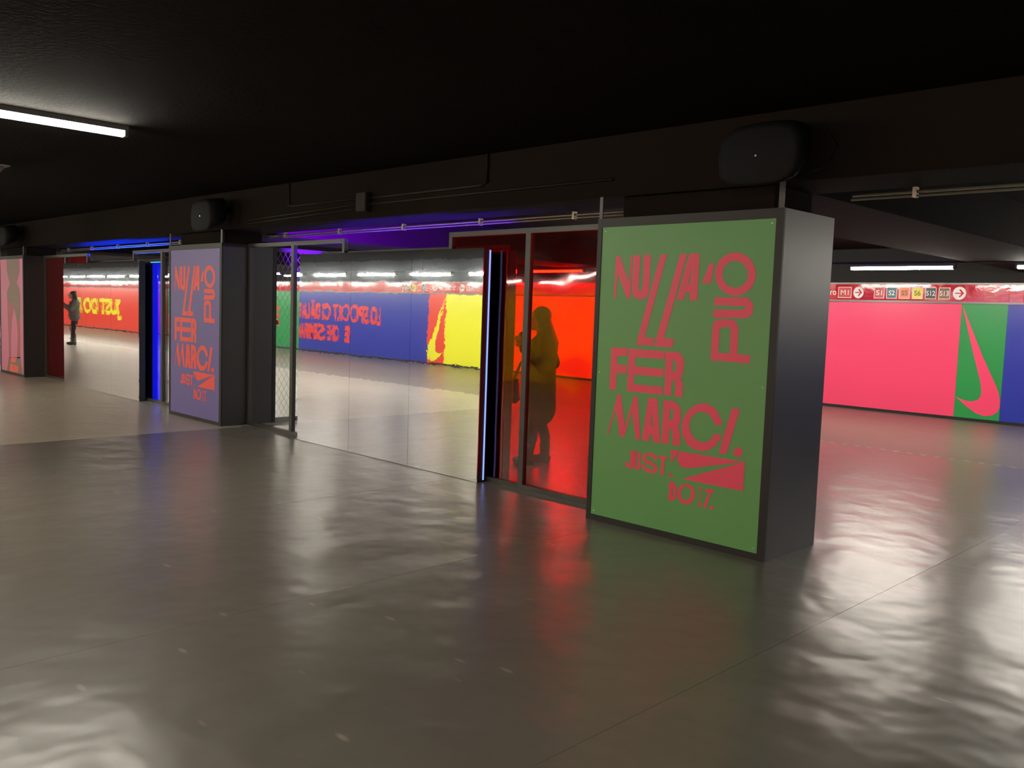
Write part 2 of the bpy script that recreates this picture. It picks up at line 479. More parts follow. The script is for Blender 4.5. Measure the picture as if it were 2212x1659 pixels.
# red sign bands with rails
def sign_band(side, label):
    y0 = Y_BACK if side == 'b' else Y_FRONT
    s = -1 if side == 'b' else 1
    root = empty('sign_band', (0, y0, 0))
    def bx(name, x0, x1, d, z0, z1, m, par=root):
        a, b = sorted((0.0, s*d))
        return box(name, x0, x1, a, b, z0, z1, m, par)
    x = XL
    while x < XR-0.01:
        bx('band_panel', x+0.0015, min(x+3.35, XR)-0.0015, 0.035, 2.0, 2.285, M['band']); x += 3.35
    bx('rail', XL, XR, 0.05, 1.965, 2.0, M['rail'])
    bx('rail', XL, XR, 0.05, 2.285, 2.315, M['rail'])
    tag(root, label, 'sign')
    return root
band_b = sign_band('b', 'red metro direction band with M1 and S line badges above the pink wall')
band_f = sign_band('f', 'red metro direction band with reversed line badges seen in the large mirror')

def band_item(root, side, kind, xs, z, w, h, body=None, fill=None, ink=None):
    s = -1 if side == 'b' else 1
    u = UB if side == 'b' else UF
    n = NB if side == 'b' else NF
    y = s*0.035
    base = Vector((xs, y, z))
    if kind == 'text':
        link_mesh('lettering', text_mesh('lettering', body, base, u, UP, n, w, h, 0.002, 0.0), ink, root); return
    if kind == 'arrow':
        pl = link_mesh('arrow_disc', flat_polys('arrow_disc', [ell(w/2, h/2, w/2, h/2, 28)], base, u, UP, n, 0.003), M['white'], root)
        a = [(0.18, 0.46), (0.66, 0.46), (0.46, 0.24), (0.56, 0.18), (0.86, 0.5), (0.56, 0.82), (0.46, 0.76), (0.66, 0.54), (0.18, 0.54)]
        link_mesh('arrow', flat_polys('arrow', [[(p*w, q*h) for p, q in a]], base+n*0.003, u, UP, n, 0.002), M['band'], pl); return
    o = flat_polys('line_badge', [[(0, 0), (w, 0), (w, h), (0, h)]], base, u, UP, n, 0.002)
    bd = link_mesh('line_badge', o, M['white'], root)
    t = 0.011
    link_mesh('badge_field', flat_polys('badge_field', [[(t, t), (w-t, t), (w-t, h-t), (t, h-t)]], base+n*0.002, u, UP, n, 0.0015), fill, bd)
    tw = w*(0.78 if len(body) > 2 else 0.58)
    link_mesh('lettering', text_mesh('lettering', body, base+n*0.0035+u*((w-tw)/2)+UP*(h*0.28), u, UP, n, tw, h*0.44, 0.001, 0.0 if body == 'M1' else 0.012), ink, bd)
BADGE = {'S1': rgb(205, 45, 50), 'S2': rgb(30, 90, 105), 'S5': rgb(240, 120, 60), 'S6': rgb(230, 205, 40), 'S12': rgb(40, 45, 48), 'S13': rgb(135, 85, 45), 'M1': rgb(205, 45, 45)}
for k, c in BADGE.items():
    M['b'+k] = mat('badge_'+k, c, 0.35, noise=0.02)
M['dark_ink'] = mat('dark_ink', (0.08, 0.06, 0.03, 1), 0.4, noise=0.02)
band_item(band_b, 'b', 'text', -7.64, 2.085, 0.325, 0.115, 'Metro', None, M['white'])
band_item(band_b, 'b', 'badge', -7.28, 2.035, 0.255, 0.20, 'M1', M['bM1'], M['white'])
band_item(band_b, 'b', 'arrow', -6.99, 2.03, 0.19, 0.21)
xx = -6.61
for k in ('S1', 'S2', 'S5', 'S6', 'S12', 'S13'):
    band_item(band_b, 'b', 'badge', xx, 2.035, 0.185, 0.20, k, M['b'+k], M['dark_ink'] if k in ('S5', 'S6') else M['white']); xx += 0.222
band_item(band_b, 'b', 'arrow', -5.27, 2.03, 0.21, 0.22)
# front band: reads towards -X
band_item(band_f, 'f', 'text', -16.95, 2.06, 0.55, 0.13, 'Terminal', None, M['white'])
band_item(band_f, 'f', 'arrow', -17.58, 2.04, 0.19, 0.20)
band_item(band_f, 'f', 'text', -17.95, 2.08, 0.52, 0.13, 'la Mezzo', None, M['white'])
band_item(band_f, 'f', 'arrow', -18.70, 2.04, 0.19, 0.20)
xx = -18.98
for k in ('S1', 'S2', 'S5', 'S6', 'S12', 'S13'):
    band_item(band_f, 'f', 'badge', xx, 2.035, 0.185, 0.20, k, M['b'+k], M['dark_ink'] if k in ('S5', 'S6') else M['white']); xx -= 0.222

# beam over the column row, pillars inside the cladding
tag(box('beam', XL, XR, 5.22, 5.80, 2.47, Z_CEIL, M['beam']), kind='structure')
COLS = [(-4.31, -2.78), (-11.89, -10.36), (-19.80, -18.27)]
for a, b in COLS:
    tag(box('pillar', a+0.16, b-0.13, 5.30, 5.82, 0.0, 2.47, M['beam']), kind='structure')
    tag(box('beam', a+0.16, b-0.10, 5.80, Y_BACK, 2.47, Z_CEIL, M['beam']), kind='structure')

# ------------------------------------------------------------------ lettering of the posters (traced outlines, poster plane)
def px_ray(x, y):
    d = Vector(((x-W_PX/2)/F_PX, (y-H_PX/2)/F_PX, 1.0))
    return rgt*d.x + dwn*d.y + fwd*d.z
Y_POST = 5.20
def to_plane(x, y, Y=Y_POST):
    d = px_ray(x, y); t = Y/d.y
    return (d.x*t, CAM_H+d.z*t)
def conv(pts, org, sc):
    return [to_plane(org[0]+p[0]/sc, org[1]+p[1]/sc) for p in pts]
A_, B_, C_ = ((1300, 530), 5.978), ((1290, 720), 5.924), ((1320, 940), 6.9125)
GLYPHS = []
def G(word, crop, *polys):
    GLYPHS.append((word, [conv(p, *crop) for p in polys]))
G('N', A_, [(182, 135), (228, 135), (350, 480), (372, 135), (397, 135), (362, 688), (318, 688), (205, 360), (175, 685), (150, 685)])
G('U', A_, [(412, 128), (497, 128), (472, 550), (478, 575), (495, 586), (512, 575), (520, 550), (540, 122), (630, 122), (608, 590), (592, 645), (555, 685), (500, 700), (450, 692), (412, 660), (390, 610), (386, 560)])
G('L', A_, [(755, 118), (840, 116), (548, 1185), (682, 1200), (655, 1298), (437, 1282)])
G('L', A_, [(1010, 112), (1098, 112), (800, 1195), (930, 1210), (903, 1318), (672, 1303)])
G('A', A_, [(1130, 105), (1262, 105), (1228, 710), (1132, 708), (1135, 640), (1125, 612), (1100, 603), (1080, 612), (1070, 640), (1055, 705), (960, 703)], [(1163, 265), (1140, 490), (1115, 492)])
G('accent', A_, [(1385, 235), (1445, 235), (1408, 470), (1395, 492), (1292, 490)])
G('O', A_, ell(1722, 371, 263, 279, 40), ell(1718, 374, 166, 174, 40))
G('U', A_, [(1452, 672), (1850, 672), (1900, 688), (1938, 738), (1955, 805), (1945, 870), (1910, 920), (1850, 942), (1437, 932), (1440, 828), (1840, 830), (1858, 817), (1858, 800), (1840, 787), (1446, 772)])
G('P', A_, [(1402, 1482), (1425, 1060), (1440, 1000), (1480, 962), (1540, 953), (1660, 958), (1715, 975), (1748, 1020), (1760, 1080), (1745, 1405), (1913, 1420), (1905, 1527)], [(1500, 1388), (1520, 1080), (1530, 1062), (1560, 1055), (1630, 1060), (1655, 1072), (1662, 1100), (1648, 1395)])
G('F', B_, [(180, 178), (388, 190), (380, 290), (258, 288), (252, 400), (378, 412), (370, 512), (245, 505), (235, 720), (155, 715)])
G('E', B_, [(402, 192), (865, 230), (860, 330), (485, 305), (478, 420), (850, 458), (842, 556), (468, 530), (462, 650), (835, 685), (830, 788), (378, 740)])
G('R', B_, [(875, 230), (1020, 240), (1070, 265), (1098, 320), (1108, 380), (1102, 480), (1085, 545), (1060, 575), (1085, 620), (1092, 680), (1082, 820), (990, 810), (1000, 690), (990, 625), (965, 605), (950, 608), (942, 800), (855, 795)], [(962, 345), (990, 348), (1003, 375), (1003, 460), (990, 490), (958, 492)])
G('M', B_, [(262, 772), (298, 780), (350, 1195), (468, 803), (512, 808), (552, 1362), (487, 1352), (442, 1005), (338, 1328), (288, 1322), (236, 960), (140, 1293), (122, 1290)])
G('A', B_, [(650, 825), (770, 838), (802, 1405), (712, 1392), (705, 1310), (690, 1293), (668, 1300), (655, 1382), (572, 1362)], [(700, 985), (710, 1180), (682, 1180)])
G('R', B_, [(848, 850), (970, 868), (1030, 905), (1065, 970), (1070, 1060), (1058, 1150), (1030, 1200), (1052, 1250), (1060, 1300), (1052, 1445), (960, 1432), (962, 1300), (955, 1240), (930, 1225), (920, 1230), (908, 1418), (820, 1408)], [(930, 965), (960, 972), (972, 1010), (968, 1080), (950, 1110), (920, 1110)])
G('C', B_, [(1595, 1180), (1580, 1100), (1540, 1010), (1480, 940), (1400, 900), (1320, 895), (1230, 930), (1150, 1000), (1095, 1100), (1078, 1210), (1095, 1320), (1150, 1420), (1230, 1485), (1330, 1508), (1420, 1500), (1510, 1440), (1570, 1350), (1590, 1300), (1495, 1285), (1470, 1340), (1410, 1385), (1340, 1395), (1270, 1370), (1210, 1310), (1180, 1230), (1175, 1150), (1200, 1075), (1250, 1025), (1330, 1000), (1400, 1020), (1450, 1065), (1480, 1120), (1500, 1170)])
G('I', B_, [(1722, 958), (1825, 968), (1648, 1548), (1550, 1535)])
G('dot', B_, ell(1798, 1522, 57, 62, 24))
G('J', C_, [(285, 232), (358, 238), (345, 440), (325, 480), (290, 498), (245, 492), (215, 460), (205, 400), (240, 385), (248, 440), (265, 450), (280, 440), (283, 400)])
G('U', C_, [(362, 240), (384, 243), (370, 450), (385, 466), (398, 452), (402, 250), (440, 252), (432, 470), (415, 510), (385, 522), (356, 512), (345, 480)])
G('S', C_, stroke([(678, 365), (640, 315), (575, 287), (505, 300), (480, 345), (515, 390), (600, 430), (652, 462), (668, 508), (645, 545), (590, 545), (520, 518), (475, 470), (462, 435)], 50))
G('T', C_, [(715, 300), (830, 320), (825, 362), (795, 355), (780, 600), (730, 590), (750, 350), (710, 340)])
G('logo', C_, [(888, 215), (1020, 240), (960, 320), (890, 420)])
G('logo', C_, [(1022, 242), (1890, 386), (1985, 402), (1985, 408), (1905, 412), (1500, 455), (1250, 485), (1130, 492), (1060, 480), (1015, 440), (990, 380), (990, 310)])
G('logo', C_, [(1992, 404), (1965, 838), (1060, 655), (1400, 560), (1905, 425)])
G('logo', C_, [(870, 555), (930, 622), (865, 628)])
G('D', C_, [(868, 688), (920, 700), (965, 745), (980, 800), (972, 920), (950, 960), (910, 978), (852, 975)], [(915, 780), (930, 800), (925, 900), (915, 925), (905, 925)])
G('O', C_, ell(1118, 880, 128, 155, 32), ell(1115, 870, 75, 105, 32))
G('I', C_, [(1290, 775), (1368, 790), (1335, 825), (1328, 1010), (1350, 1070), (1280, 1062), (1312, 1010), (1320, 830)])
G('T', C_, [(1408, 800), (1538, 820), (1520, 865), (1485, 860), (1420, 1085), (1372, 1080), (1445, 855), (1400, 845)])
G('dot', C_, ell(1495, 1085, 28, 30, 16))

# ------------------------------------------------------------------ clad columns with posters
HC = 2.31
Y0C, Y1C = 5.21, 5.91
def clad_column(i, label, group, posterm, inkm):
    a, b = COLS[i]
    root = empty('clad_column', (a, Y0C, 0))
    ox = a
    def bx(name, x0, x1, y0, y1, z0, z1, m, par=root, bev=0.0):
        return box(name, x0-ox, x1-ox, y0-Y0C, y1-Y0C, z0, z1, m, par, bev)
    # hollow cladding: four side panels
    bx('side_panel', b-0.03, b, Y0C+0.008, Y1C, 0, HC, M['darkclad'])
    bx('side_panel', a, a+0.03, Y0C+0.008, Y1C, 0, HC, M['darkclad'])
    bx('back_panel', a+0.03, b-0.03, Y1C-0.03, Y1C, 0, HC, M['darkclad'])
    bx('front_panel', a+0.03, b-0.03, Y0C+0.008, Y0C+0.038, 0, HC, M['frame'])
    fw = 0.042
    bx('frame_bar', a, a+fw, Y0C-0.012, Y0C+0.008, 0, HC, M['frame'])
    bx('frame_bar', b-fw-0.012, b, Y0C-0.012, Y0C+0.008, 0, HC, M['frame'])
    bx('frame_bar', a+fw, b-fw-0.012, Y0C-0.012, Y0C+0.008, HC-0.065, HC, M['frame'])
    bx('frame_bar', a+fw, b-fw-0.012, Y0C-0.012, Y0C+0.008, 0, 0.045, M['frame'])
    bx('corner_post', b-0.05, b-0.012, Y0C, Y0C+0.008, HC, 2.475, M['mframe'])
    bx('corner_post', a+0.0, a+0.03, Y0C, Y0C+0.008, HC, 2.475, M['mframe'])
    po = bx('poster', a+fw, b-fw-0.012, Y0C-0.006, Y0C+0.008, 0.045, HC-0.065, posterm)
    for sx in (a+fw+0.03, b-fw-0.042):
        for sz in (0.075, 1.15, HC-0.095):
            bx('screw', sx-0.004, sx+0.004, Y0C-0.0085, Y0C-0.006, sz-0.004, sz+0.004, M['screw'], po, 0.001)
    tag(root, label, 'column', group)
    return root, po
GLY_ME = []
for w, pl in GLYPHS:
    me = flat_polys('lettering', [[(x+4.31, z) for x, z in p] for p in pl], (0, 0, 0), (1, 0, 0), (0, 0, 1), (0, -1, 0), 0.0012)
    GLY_ME.append((w, me))
def put_letters(po, inkm):
    for w, me in GLY_ME:
        m2 = me.copy(); m2.materials.clear(); m2.materials.append(inkm)
        o = link_mesh('logo_print' if w == 'logo' else 'lettering', m2, inkm, po)
        o.location = (0, Y0C-0.006-Y0C, 0)
r1, p1 = clad_column(0, 'black clad column with a green poster of pink lettering', None, M['poster_green'], M['ink_pink'])
put_letters(p1, M['ink_pink'])
r2, p2 = clad_column(1, 'black clad column with a purple poster of red lettering', None, M['poster_purple'], M['ink_red'])
put_letters(p2, M['ink_red'])
r3, p3 = clad_column(2, 'black clad column with a pink poster of a standing figure', None, M['poster_pink'], None)
def fig(pts, m, d):
    a = COLS[2][0]
    q = [(to_plane(p[0]/5.53, 540+p[1]/5.53, Y_POST)) for p in pts]
    q = [(min(max(x-a, 0.045), 1.47), min(max(z, 0.048), 2.243)) for x, z in q]
    o = link_mesh('figure_print', flat_polys('figure_print', [q], (0, 0, 0), (1, 0, 0), (0, 0, 1), (0, -1, 0), 0.001), m, p3)
    o.location = (0, -0.006-d, 0)
fig([(75, 70), (225, 62), (232, 240), (215, 330), (195, 385), (225, 450), (238, 530), (240, 700), (235, 850), (200, 850), (185, 770), (165, 690), (150, 660), (85, 600), (82, 500), (115, 400), (95, 320), (78, 240)], M['ink_brown'], 0.001)
fig([(85, 598), (150, 655), (165, 690), (145, 800), (130, 1000), (130, 1290), (105, 1290), (100, 1000), (90, 800)], M['ink_leg'], 0.0)
fig([(195, 845), (236, 845), (240, 1000), (240, 1290), (200, 1295), (212, 1000)], M['ink_leg'], 0.0)
fig([(105, 1285), (240, 1280), (268, 1490), (80, 1445)], M['ink_brown'], 0.0)
fig([(130, 1285), (192, 1290), (180, 1345), (125, 1340)], M['ink_orange'], 0.001)
fig([(120, 1360), (160, 1360), (170, 1460), (115, 1445)], M['ink_orange'], 0.001)
fig([(168, 1372), (215, 1390), (215, 1465), (174, 1456)], M['ink_orange'], 0.001)

# ------------------------------------------------------------------ mirror panels
def mirror_panel(name, x0, x1, front, label, top_led, end_led=True):
    """front: True = mirror towards the camera side; False = panel on the far side of the frames, its dark back towards us"""
    y0, y1 = (5.43, 5.53) if front else (5.70, 5.80)
    h = 2.15
    root = empty(name, (x0, y0, 0))
    w, d = x1-x0, y1-y0
    ins = 0.0
    if front:
        box('body', 0, w, 0.008, d, 0, h, M['black'], root)
        ym0, ym1 = 0.0, 0.008
    else:
        box('body', 0, w, 0.0, d-0.008, 0, h, M['black'], root)
        ym0, ym1 = d-0.008, d
    n = 3
    for k in range(n):
        a, b = w*k/n, w*(k+1)/n
        p = box('mirror_pane', a+0.0012, b-0.0012, ym0, ym1, 0.004, h, M['mirror'], root)
    if front and end_led:
        box('led_strip', w, w+0.006, d-0.030, d-0.016, 0.02, h-0.015, M['led'], root)
    elif not front:
        box('led_strip', w-0.035, w-0.02, -0.008, 0.0, 0.02, h-0.015, M['led_cyan'], root)
        box('lit_face_glow', w-0.33, w-0.045, -0.006, 0.0, 0.02, h-0.03, M['lit_face_blue'], root)  # panel face glows by itself in place of LED light falling on it
        box('led_strip', w-0.40, w-0.02, -0.008, 0.0, h-0.012, h-0.004, M['led_cyan'], root)
    if top_led:
        box('led_strip', 0.14, w-0.1, 0.06, 0.075, h, h+0.006, top_led, root)
        box('added_light_shield', 0.12, w, 0.0, 0.004, h, h+0.046, M['black'], root)  # added lip, shields the front ceiling from the top strip's light
    tag(root, label, 'mirror')
    return root
MA = (-8.92, -5.82); MB = (-16.80, -13.49)
mirror_panel('mirror_panel', MA[0], MA[1], True, 'three pane mirror panel between the purple and green columns, reflecting blue and yellow wall', None)
mirror_panel('mirror_panel', MB[0], MB[1], True, 'three pane mirror panel between the pink and purple columns, reflecting red wall', None, False)
mirror_panel('mirror_panel', MA[0], MA[1]+0.06, False, 'black backed mirror panel with light strip standing behind the red glass', M['led_top'])
mirror_panel('mirror_panel', MB[0], MB[1]+0.21, False, 'black backed mirror panel with LED-lit blue face made to glow, behind the mirror reflecting red wall', M['led_topb'])

fx = empty('added_floodlight', (-8.86, 5.74, 2.1505))  # added fixture, its spot puts the violet light on the cross beam
box('housing', -0.05, 0.05, -0.03, 0.05, 0.0, 0.05, M['black'], fx, 0.004)
box('lens', -0.056, -0.05, -0.02, 0.04, 0.01, 0.042, M['led_top'], fx)
sd = bpy.data.lights.new('added_beam_spot', 'SPOT'); sd.energy = 3500.0; sd.color = (0.16, 0.0, 1.0); sd.spot_size = math.radians(75); sd.spot_blend = 0.5; sd.shadow_soft_size = 0.03
so = bpy.data.objects.new('added_beam_spot', sd); COL.objects.link(so); so.parent = fx
so.location = (-0.07, 0.01, 0.03)
so.rotation_euler = Vector((-1.5, 1.6, 0.55)).to_track_quat('-Z', 'Y').to_euler()
tag(fx, 'added small black lamp with violet lens on the mirror panel behind the clear screen', 'added_floodlight')

# ------------------------------------------------------------------ framed screens
def framed_screen(x0, x1, mull, glassm, label, backing=False):
    root = empty('framed_screen', (x0, 5.555, 0))
    w, d, h, t = x1-x0, 0.05, 2.32, 0.045
    m = mull-x0
    box('frame_post', 0, t, 0, d, 0, h, M['mframe'], root)
    box('frame_post', w-t, w, 0, d, 0, h, M['mframe'], root)
    box('frame_post', m-0.03, m+0.03, 0, d, t, h-t, M['mframe'], root)
    box('frame_rail', t, w-t, 0, d, h-t, h, M['mframe'], root)
    box('frame_rail', t, w-t, 0, d, 0, t, M['mframe'], root)
    for a, b in ((t, m-0.03), (m+0.03, w-t)):
        box('pane', a, b, d/2-0.002, d/2+0.002, t, h-t, glassm, root)
    if backing:
        box('backing_board', t, w-t, d-0.008, d, t, h-t, M['dark_red'], root)
    tag(root, label, 'screen')
    return root
framed_screen(-6.45, -4.313, -5.39, M['red_glass'], 'metal framed red glass screen beside the green poster column')
framed_screen(-10.357, -8.21, -9.29, M['clear_glass'], 'metal framed clear glass screen beside the purple poster column, wire mesh behind')
framed_screen(-14.03, -11.893, -12.97, M['clear_glass'], 'metal framed clear glass screen lit blue, between red-reflecting mirror and purple column')
framed_screen(-18.267, -15.98, -17.1, M['red_glass'], 'metal framed dark red glass screen beside the pink poster column', True)

# wire mesh screen standing behind the purple column, at right angles to the row
ms = empty('mesh_screen', (-10.42, 5.93, 0))
L_, h_ = 1.5, 2.31
box('frame_post', 0, 0.04, 0, 0.05, 0, h_, M['frame'], ms)
box('frame_post', 0, 0.04, L_-0.05, L_, 0, h_, M['frame'], ms)
box('frame_rail', 0, 0.04, 0.05, L_-0.05, 0, 0.06, M['frame'], ms)
box('frame_rail', 0, 0.04, 0.05, L_-0.05, h_-0.05, h_, M['frame'], ms)
bm = bmesh.new()
pit, ratio = 0.075, 1.7
def seg_clip(c, s):
    # line y = s*(z - c)/ratio clipped to the frame opening
    pts = []
    z = c
    ya, yb, za, zb = 0.05, L_-0.05, 0.06, h_-0.05
    t0, t1 = za, zb
    f = lambda zz: (zz-c)/ratio*s
    zz0, zz1 = za, zb
    lo, hi = sorted(((ya*ratio*s)+c, (yb*ratio*s)+c))
    zz0, zz1 = max(za, lo), min(zb, hi)
    if zz1-zz0 < 0.01: return None
    return (0.02, f(zz0), zz0), (0.02, f(zz1), zz1)
k = -60
while k < 100:
    for s in (1, -1):
        r = seg_clip(k*pit*ratio, s)
        if r: bm_tube(bm, [(r[0][0]+s*0.002, r[0][1], r[0][2]), (r[1][0]+s*0.002, r[1][1], r[1][2])], 0.0016, 4, False)
    k += 1
wm = link_mesh('wire_mesh', bm_done(bm, 'wire_mesh'), M['wire'], ms); wm['kind'] = 'stuff'
tag(ms, 'diamond wire mesh screen standing behind the purple poster column', 'screen')

# ------------------------------------------------------------------ lamps
def lamp_proto(length=1.5, thick=0.045):
    root = empty('tube_lamp')
    box('housing', 0.0, length, -0.045, 0.045, 0.045, 0.085, M['housing'], root)
    bm = bmesh.new()
    n = 12
    prof = [(0.042*math.cos(math.pi+math.pi*i/n), 0.042*math.sin(math.pi+math.pi*i/n)+0.042) for i in range(n+1)]
    a = [bm.verts.new((0.03, y, z)) for y, z in prof]
    b = [bm.verts.new((length-0.03, y, z)) for y, z in prof]
    for i in range(n):
        bm.faces.new((a[i], a[i+1], b[i+1], b[i]))
    bm.faces.new(a); bm.faces.new(b[::-1]); bm.faces.new((a[0], b[0], b[n], a[n]))
    link_mesh('diffuser', bm_done(bm, 'diffuser'), M['lamp'], root, True)
    box('end_cap', 0.0, 0.03, -0.045, 0.045, 0.0, 0.045, M['housing'], root, 0.006)
    box('end_cap', length-0.03, length, -0.045, 0.045, 0.0, 0.045, M['housing'], root, 0.006)
    return root
def copy_tree(o, parent=None):
    c = o.copy(); COL.objects.link(c); c.parent = parent
    for ch in list(o.children):
        copy_tree(ch, c)
    return c
proto = lamp_proto()
first = True
def put_lamp(x, y, z, rz, label, group):
    global first
    o = proto if first else copy_tree(proto)
    first = False
    o.location = (x, y, z); o.rotation_euler = (0, 0, rz)
    tag(o, label, 'lamp', group)
x = -5.82
while x > XL+2: x -= 2.25
x += 2.25
while x < XR-1.6:
    lab = 'white tube lamp in the line hanging before the far wall'
    if abs(x+5.82) < 0.1: lab = 'white tube lamp hanging before the red band with the S1 to S13 badges'
    elif abs(x+3.57) < 0.1: lab = 'white tube lamp hanging before the blue wall beside the green mark'
    elif abs(x+12.57) < 1.0: lab = 'tube lamp glowing orange behind the red glass screen'
    put_lamp(x, 13.0, 2.375, 0, lab, 'tube lamps along the far wall'); x += 2.25
x = -18.53
while x > XL+2: x -= 2.07
x += 2.07
while x < XR-1.6:
    put_lamp(x, -2.15, 2.33, 0, 'white tube lamp hanging in line, shown in the mirrors', 'tube lamps reflected in the mirrors'); x += 2.07
put_lamp(-7.11, 1.27, Z_CEIL-0.085, math.pi/2, 'single white tube lamp fixed to the black ceiling, crosswise', 'ceiling lamps set crosswise')
put_lamp(-14.70, 1.27, Z_CEIL-0.085, math.pi/2, 'unseen white ceiling tube lamp added for floor light in front of the pink and purple columns', 'ceiling lamps set crosswise')  # out-of-view repeat of the ceiling lamp, kept for the light it adds
for y, z, lab in ((13.0, 2.46, 'black trunking rail carrying the tube lamps along the far wall'), (-2.15, 2.415, 'black trunking rail carrying the tube lamps shown in the mirrors')):
    root = empty('lamp_trunking', (0, y, z))
    box('rail', XL, XR, -0.025, 0.025, 0, 0.035, M['black'], root)
    x = XL+1.5
    while x < XR:
        tube('rod', [(x, 0, 0.03), (x, 0, Z_CEIL-z)], 0.006, M['black'], root, 6); x += 4.5
    tag(root, lab, 'trunking')

# ------------------------------------------------------------------ pipes, conduits, boxes on the beam
def pipe_run(x0, x1, label):
    root = empty('pipe_run', (x0, 5.80, 2.43))
    tube('pipe', [(0, 0.02, 0.012), (x1-x0, 0.02, 0.012)], 0.010, M['pipe'], root)
    tube('pipe', [(0, 0.0, -0.016), (x1-x0, 0.0, -0.016)], 0.008, M['pipe'], root)
    x = 0.4
    while x < x1-x0:
        box('pipe_clip', x, x+0.025, -0.01, 0.033, -0.026, 0.04, M['pipe'], root); x += 1.2
    tag(root, label, 'pipe')
pipe_run(-10.3, -4.16, 'pair of thin metal pipes along the beam between purple and green columns')
pipe_run(-2.62, 6.5, 'pair of thin metal pipes on the beam past the bare side of the green column')
pipe_run(-18.1, -11.75, 'pair of thin metal pipes along the beam between pink and purple columns')
YF = 5.22
def conduit(pts, label):
    tag(tube('conduit', pts, 0.011, M['conduit']), label, 'conduit', 'painted conduits on the beam')
conduit([(-9.72, YF-0.011, 2.515), (-7.42, YF-0.011, 2.565)], 'lowest dark conduit running to the junction box on the beam')
conduit([(-9.72, YF-0.011, 2.555), (-7.42, YF-0.011, 2.61)], 'middle dark conduit running to the junction box on the beam')
conduit([(-8.8, YF-0.011, Z_CEIL-0.001), (-8.8, YF-0.011, 2.68), (-8.7, YF-0.011, 2.665), (-7.42, YF-0.011, 2.665)], 'dark conduit bending down from the ceiling to the junction box')
conduit([(-7.25, YF-0.013, 2.66), (-5.65, YF-0.013, 2.66), (-5.57, YF-0.013, 2.68), (-5.57, YF-0.013, Z_CEIL-0.001)], 'dark conduit leaving the junction box and bending up to the ceiling')
conduit([(-7.25, YF-0.011, 2.60), (-4.2, YF-0.011, 2.60)], 'dark conduit running from the junction box towards the green column')
jb = empty('junction_box', (-7.335, YF, 2.62))
box('box', -0.085, 0.085, -0.07, 0.0, -0.095, 0.095, M['conduit'], jb, 0.006)
box('lid', -0.08, 0.08, -0.078, -0.07, -0.09, 0.09, M['conduit'], jb, 0.003)
tag(jb, 'dark painted junction box on the beam between purple and green columns', 'box')

def loudspeaker(x, z, w, label):
    root = empty('loudspeaker', (x, YF, z))
    bm = bmesh.new()
    # tapered rounded cabinet tilted towards the hall
    n = 16
    prof = [(0.0, 0.10), (0.05, 0.16), (0.20, 0.19), (0.26, 0.185), (0.27, 0.16)]
    rings = []
    for dy, r in prof:
        ring = []
        for k in range(n):
            t = 2*math.pi*k/n
            cx = math.copysign(abs(math.cos(t))**0.6, math.cos(t))*r*w/0.38
            cz = math.copysign(abs(math.sin(t))**0.6, math.sin(t))*r
            ring.append(bm.verts.new((cx, -0.10-dy, cz-dy*0.35)))
        rings.append(ring)
    for a, b in zip(rings[:-1], rings[1:]):
        for k in range(n):
            bm.faces.new((a[k], a[(k+1) % n], b[(k+1) % n], b[k]))
    bm.faces.new(rings[0]); bm.faces.new(rings[-1][::-1])
    link_mesh('cabinet', bm_done(bm, 'cabinet'), M['speaker'], root, True)
    box('bracket', -0.06, 0.06, -0.11, 0.0, -0.03, 0.03, M['speaker'], root)
    box('screw', -0.01, 0.0, -0.376, -0.37, -0.10, -0.09, M['screw'], root)
    tube('cable', [(w*0.45, -0.05, 0.10), (w*0.62, -0.03, -0.02), (w*0.5, -0.02, -0.14), (w*0.3, -0.015, -0.16)], 0.005, M['conduit'], root, 6)
    tag(root, label, 'loudspeaker')
loudspeaker(-2.80, 2.68, 0.56, 'black loudspeaker on the beam above the green poster column')
loudspeaker(-10.22, 2.69, 0.56, 'black loudspeaker on the beam above the purple poster column')
loudspeaker(-18.45, 2.72, 0.85, 'black loudspeaker on the beam above the pink poster column')

gd = empty('ceiling_detector', (-10.45, 2.70, Z_CEIL))
bm = bmesh.new()
prof = [(0.10, 0.0), (0.10, -0.03), (0.085, -0.045), (0.06, -0.075), (0.03, -0.09)]
rings = [[bm.verts.new((r*math.cos(2*math.pi*k/16), r*math.sin(2*math.pi*k/16), z)) for k in range(16)] for r, z in prof]
for a, b in zip(rings[:-1], rings[1:]):
    for k in range(16):
        bm.faces.new((a[k], a[(k+1) % 16], b[(k+1) % 16], b[k]))
bm.faces.new(rings[0]); bm.faces.new(rings[-1])
link_mesh('dome', bm_done(bm, 'dome'), M['grey_plastic'], gd, True)
box('base_plate', -0.13, 0.13, -0.13, 0.13, -0.012, 0.0, M['grey_plastic'], gd, 0.004)
tag(gd, 'small grey detector on the black ceiling', 'detector')

# ------------------------------------------------------------------ people
M['skin'] = mat('skin', (0.42, 0.26, 0.19, 1), 0.5, noise=0.05, nscale=20)
M['hair'] = mat('dark_hair', (0.012, 0.009, 0.008, 1), 0.5, noise=0.3, nscale=60, stretch=(1, 1, 0.1))
M['coat1'] = mat('dark_coat', (0.022, 0.018, 0.018, 1), 0.8, noise=0.15, nscale=40, bump=0.002, bscale=60)
M['coat2'] = mat('grey_coat', (0.13, 0.115, 0.105, 1), 0.8, noise=0.15, nscale=40, bump=0.002, bscale=60)
M['tights'] = mat('dark_tights', (0.02, 0.016, 0.016, 1), 0.7, noise=0.1)
M['trousers'] = mat('black_trousers', (0.012, 0.012, 0.015, 1), 0.8, noise=0.1)
M['boot'] = mat('dark_boot', (0.022, 0.018, 0.016, 1), 0.5, noise=0.1)
M['phone'] = mat('phone_case', (0.015, 0.015, 0.018, 1), 0.25, noise=0.05)
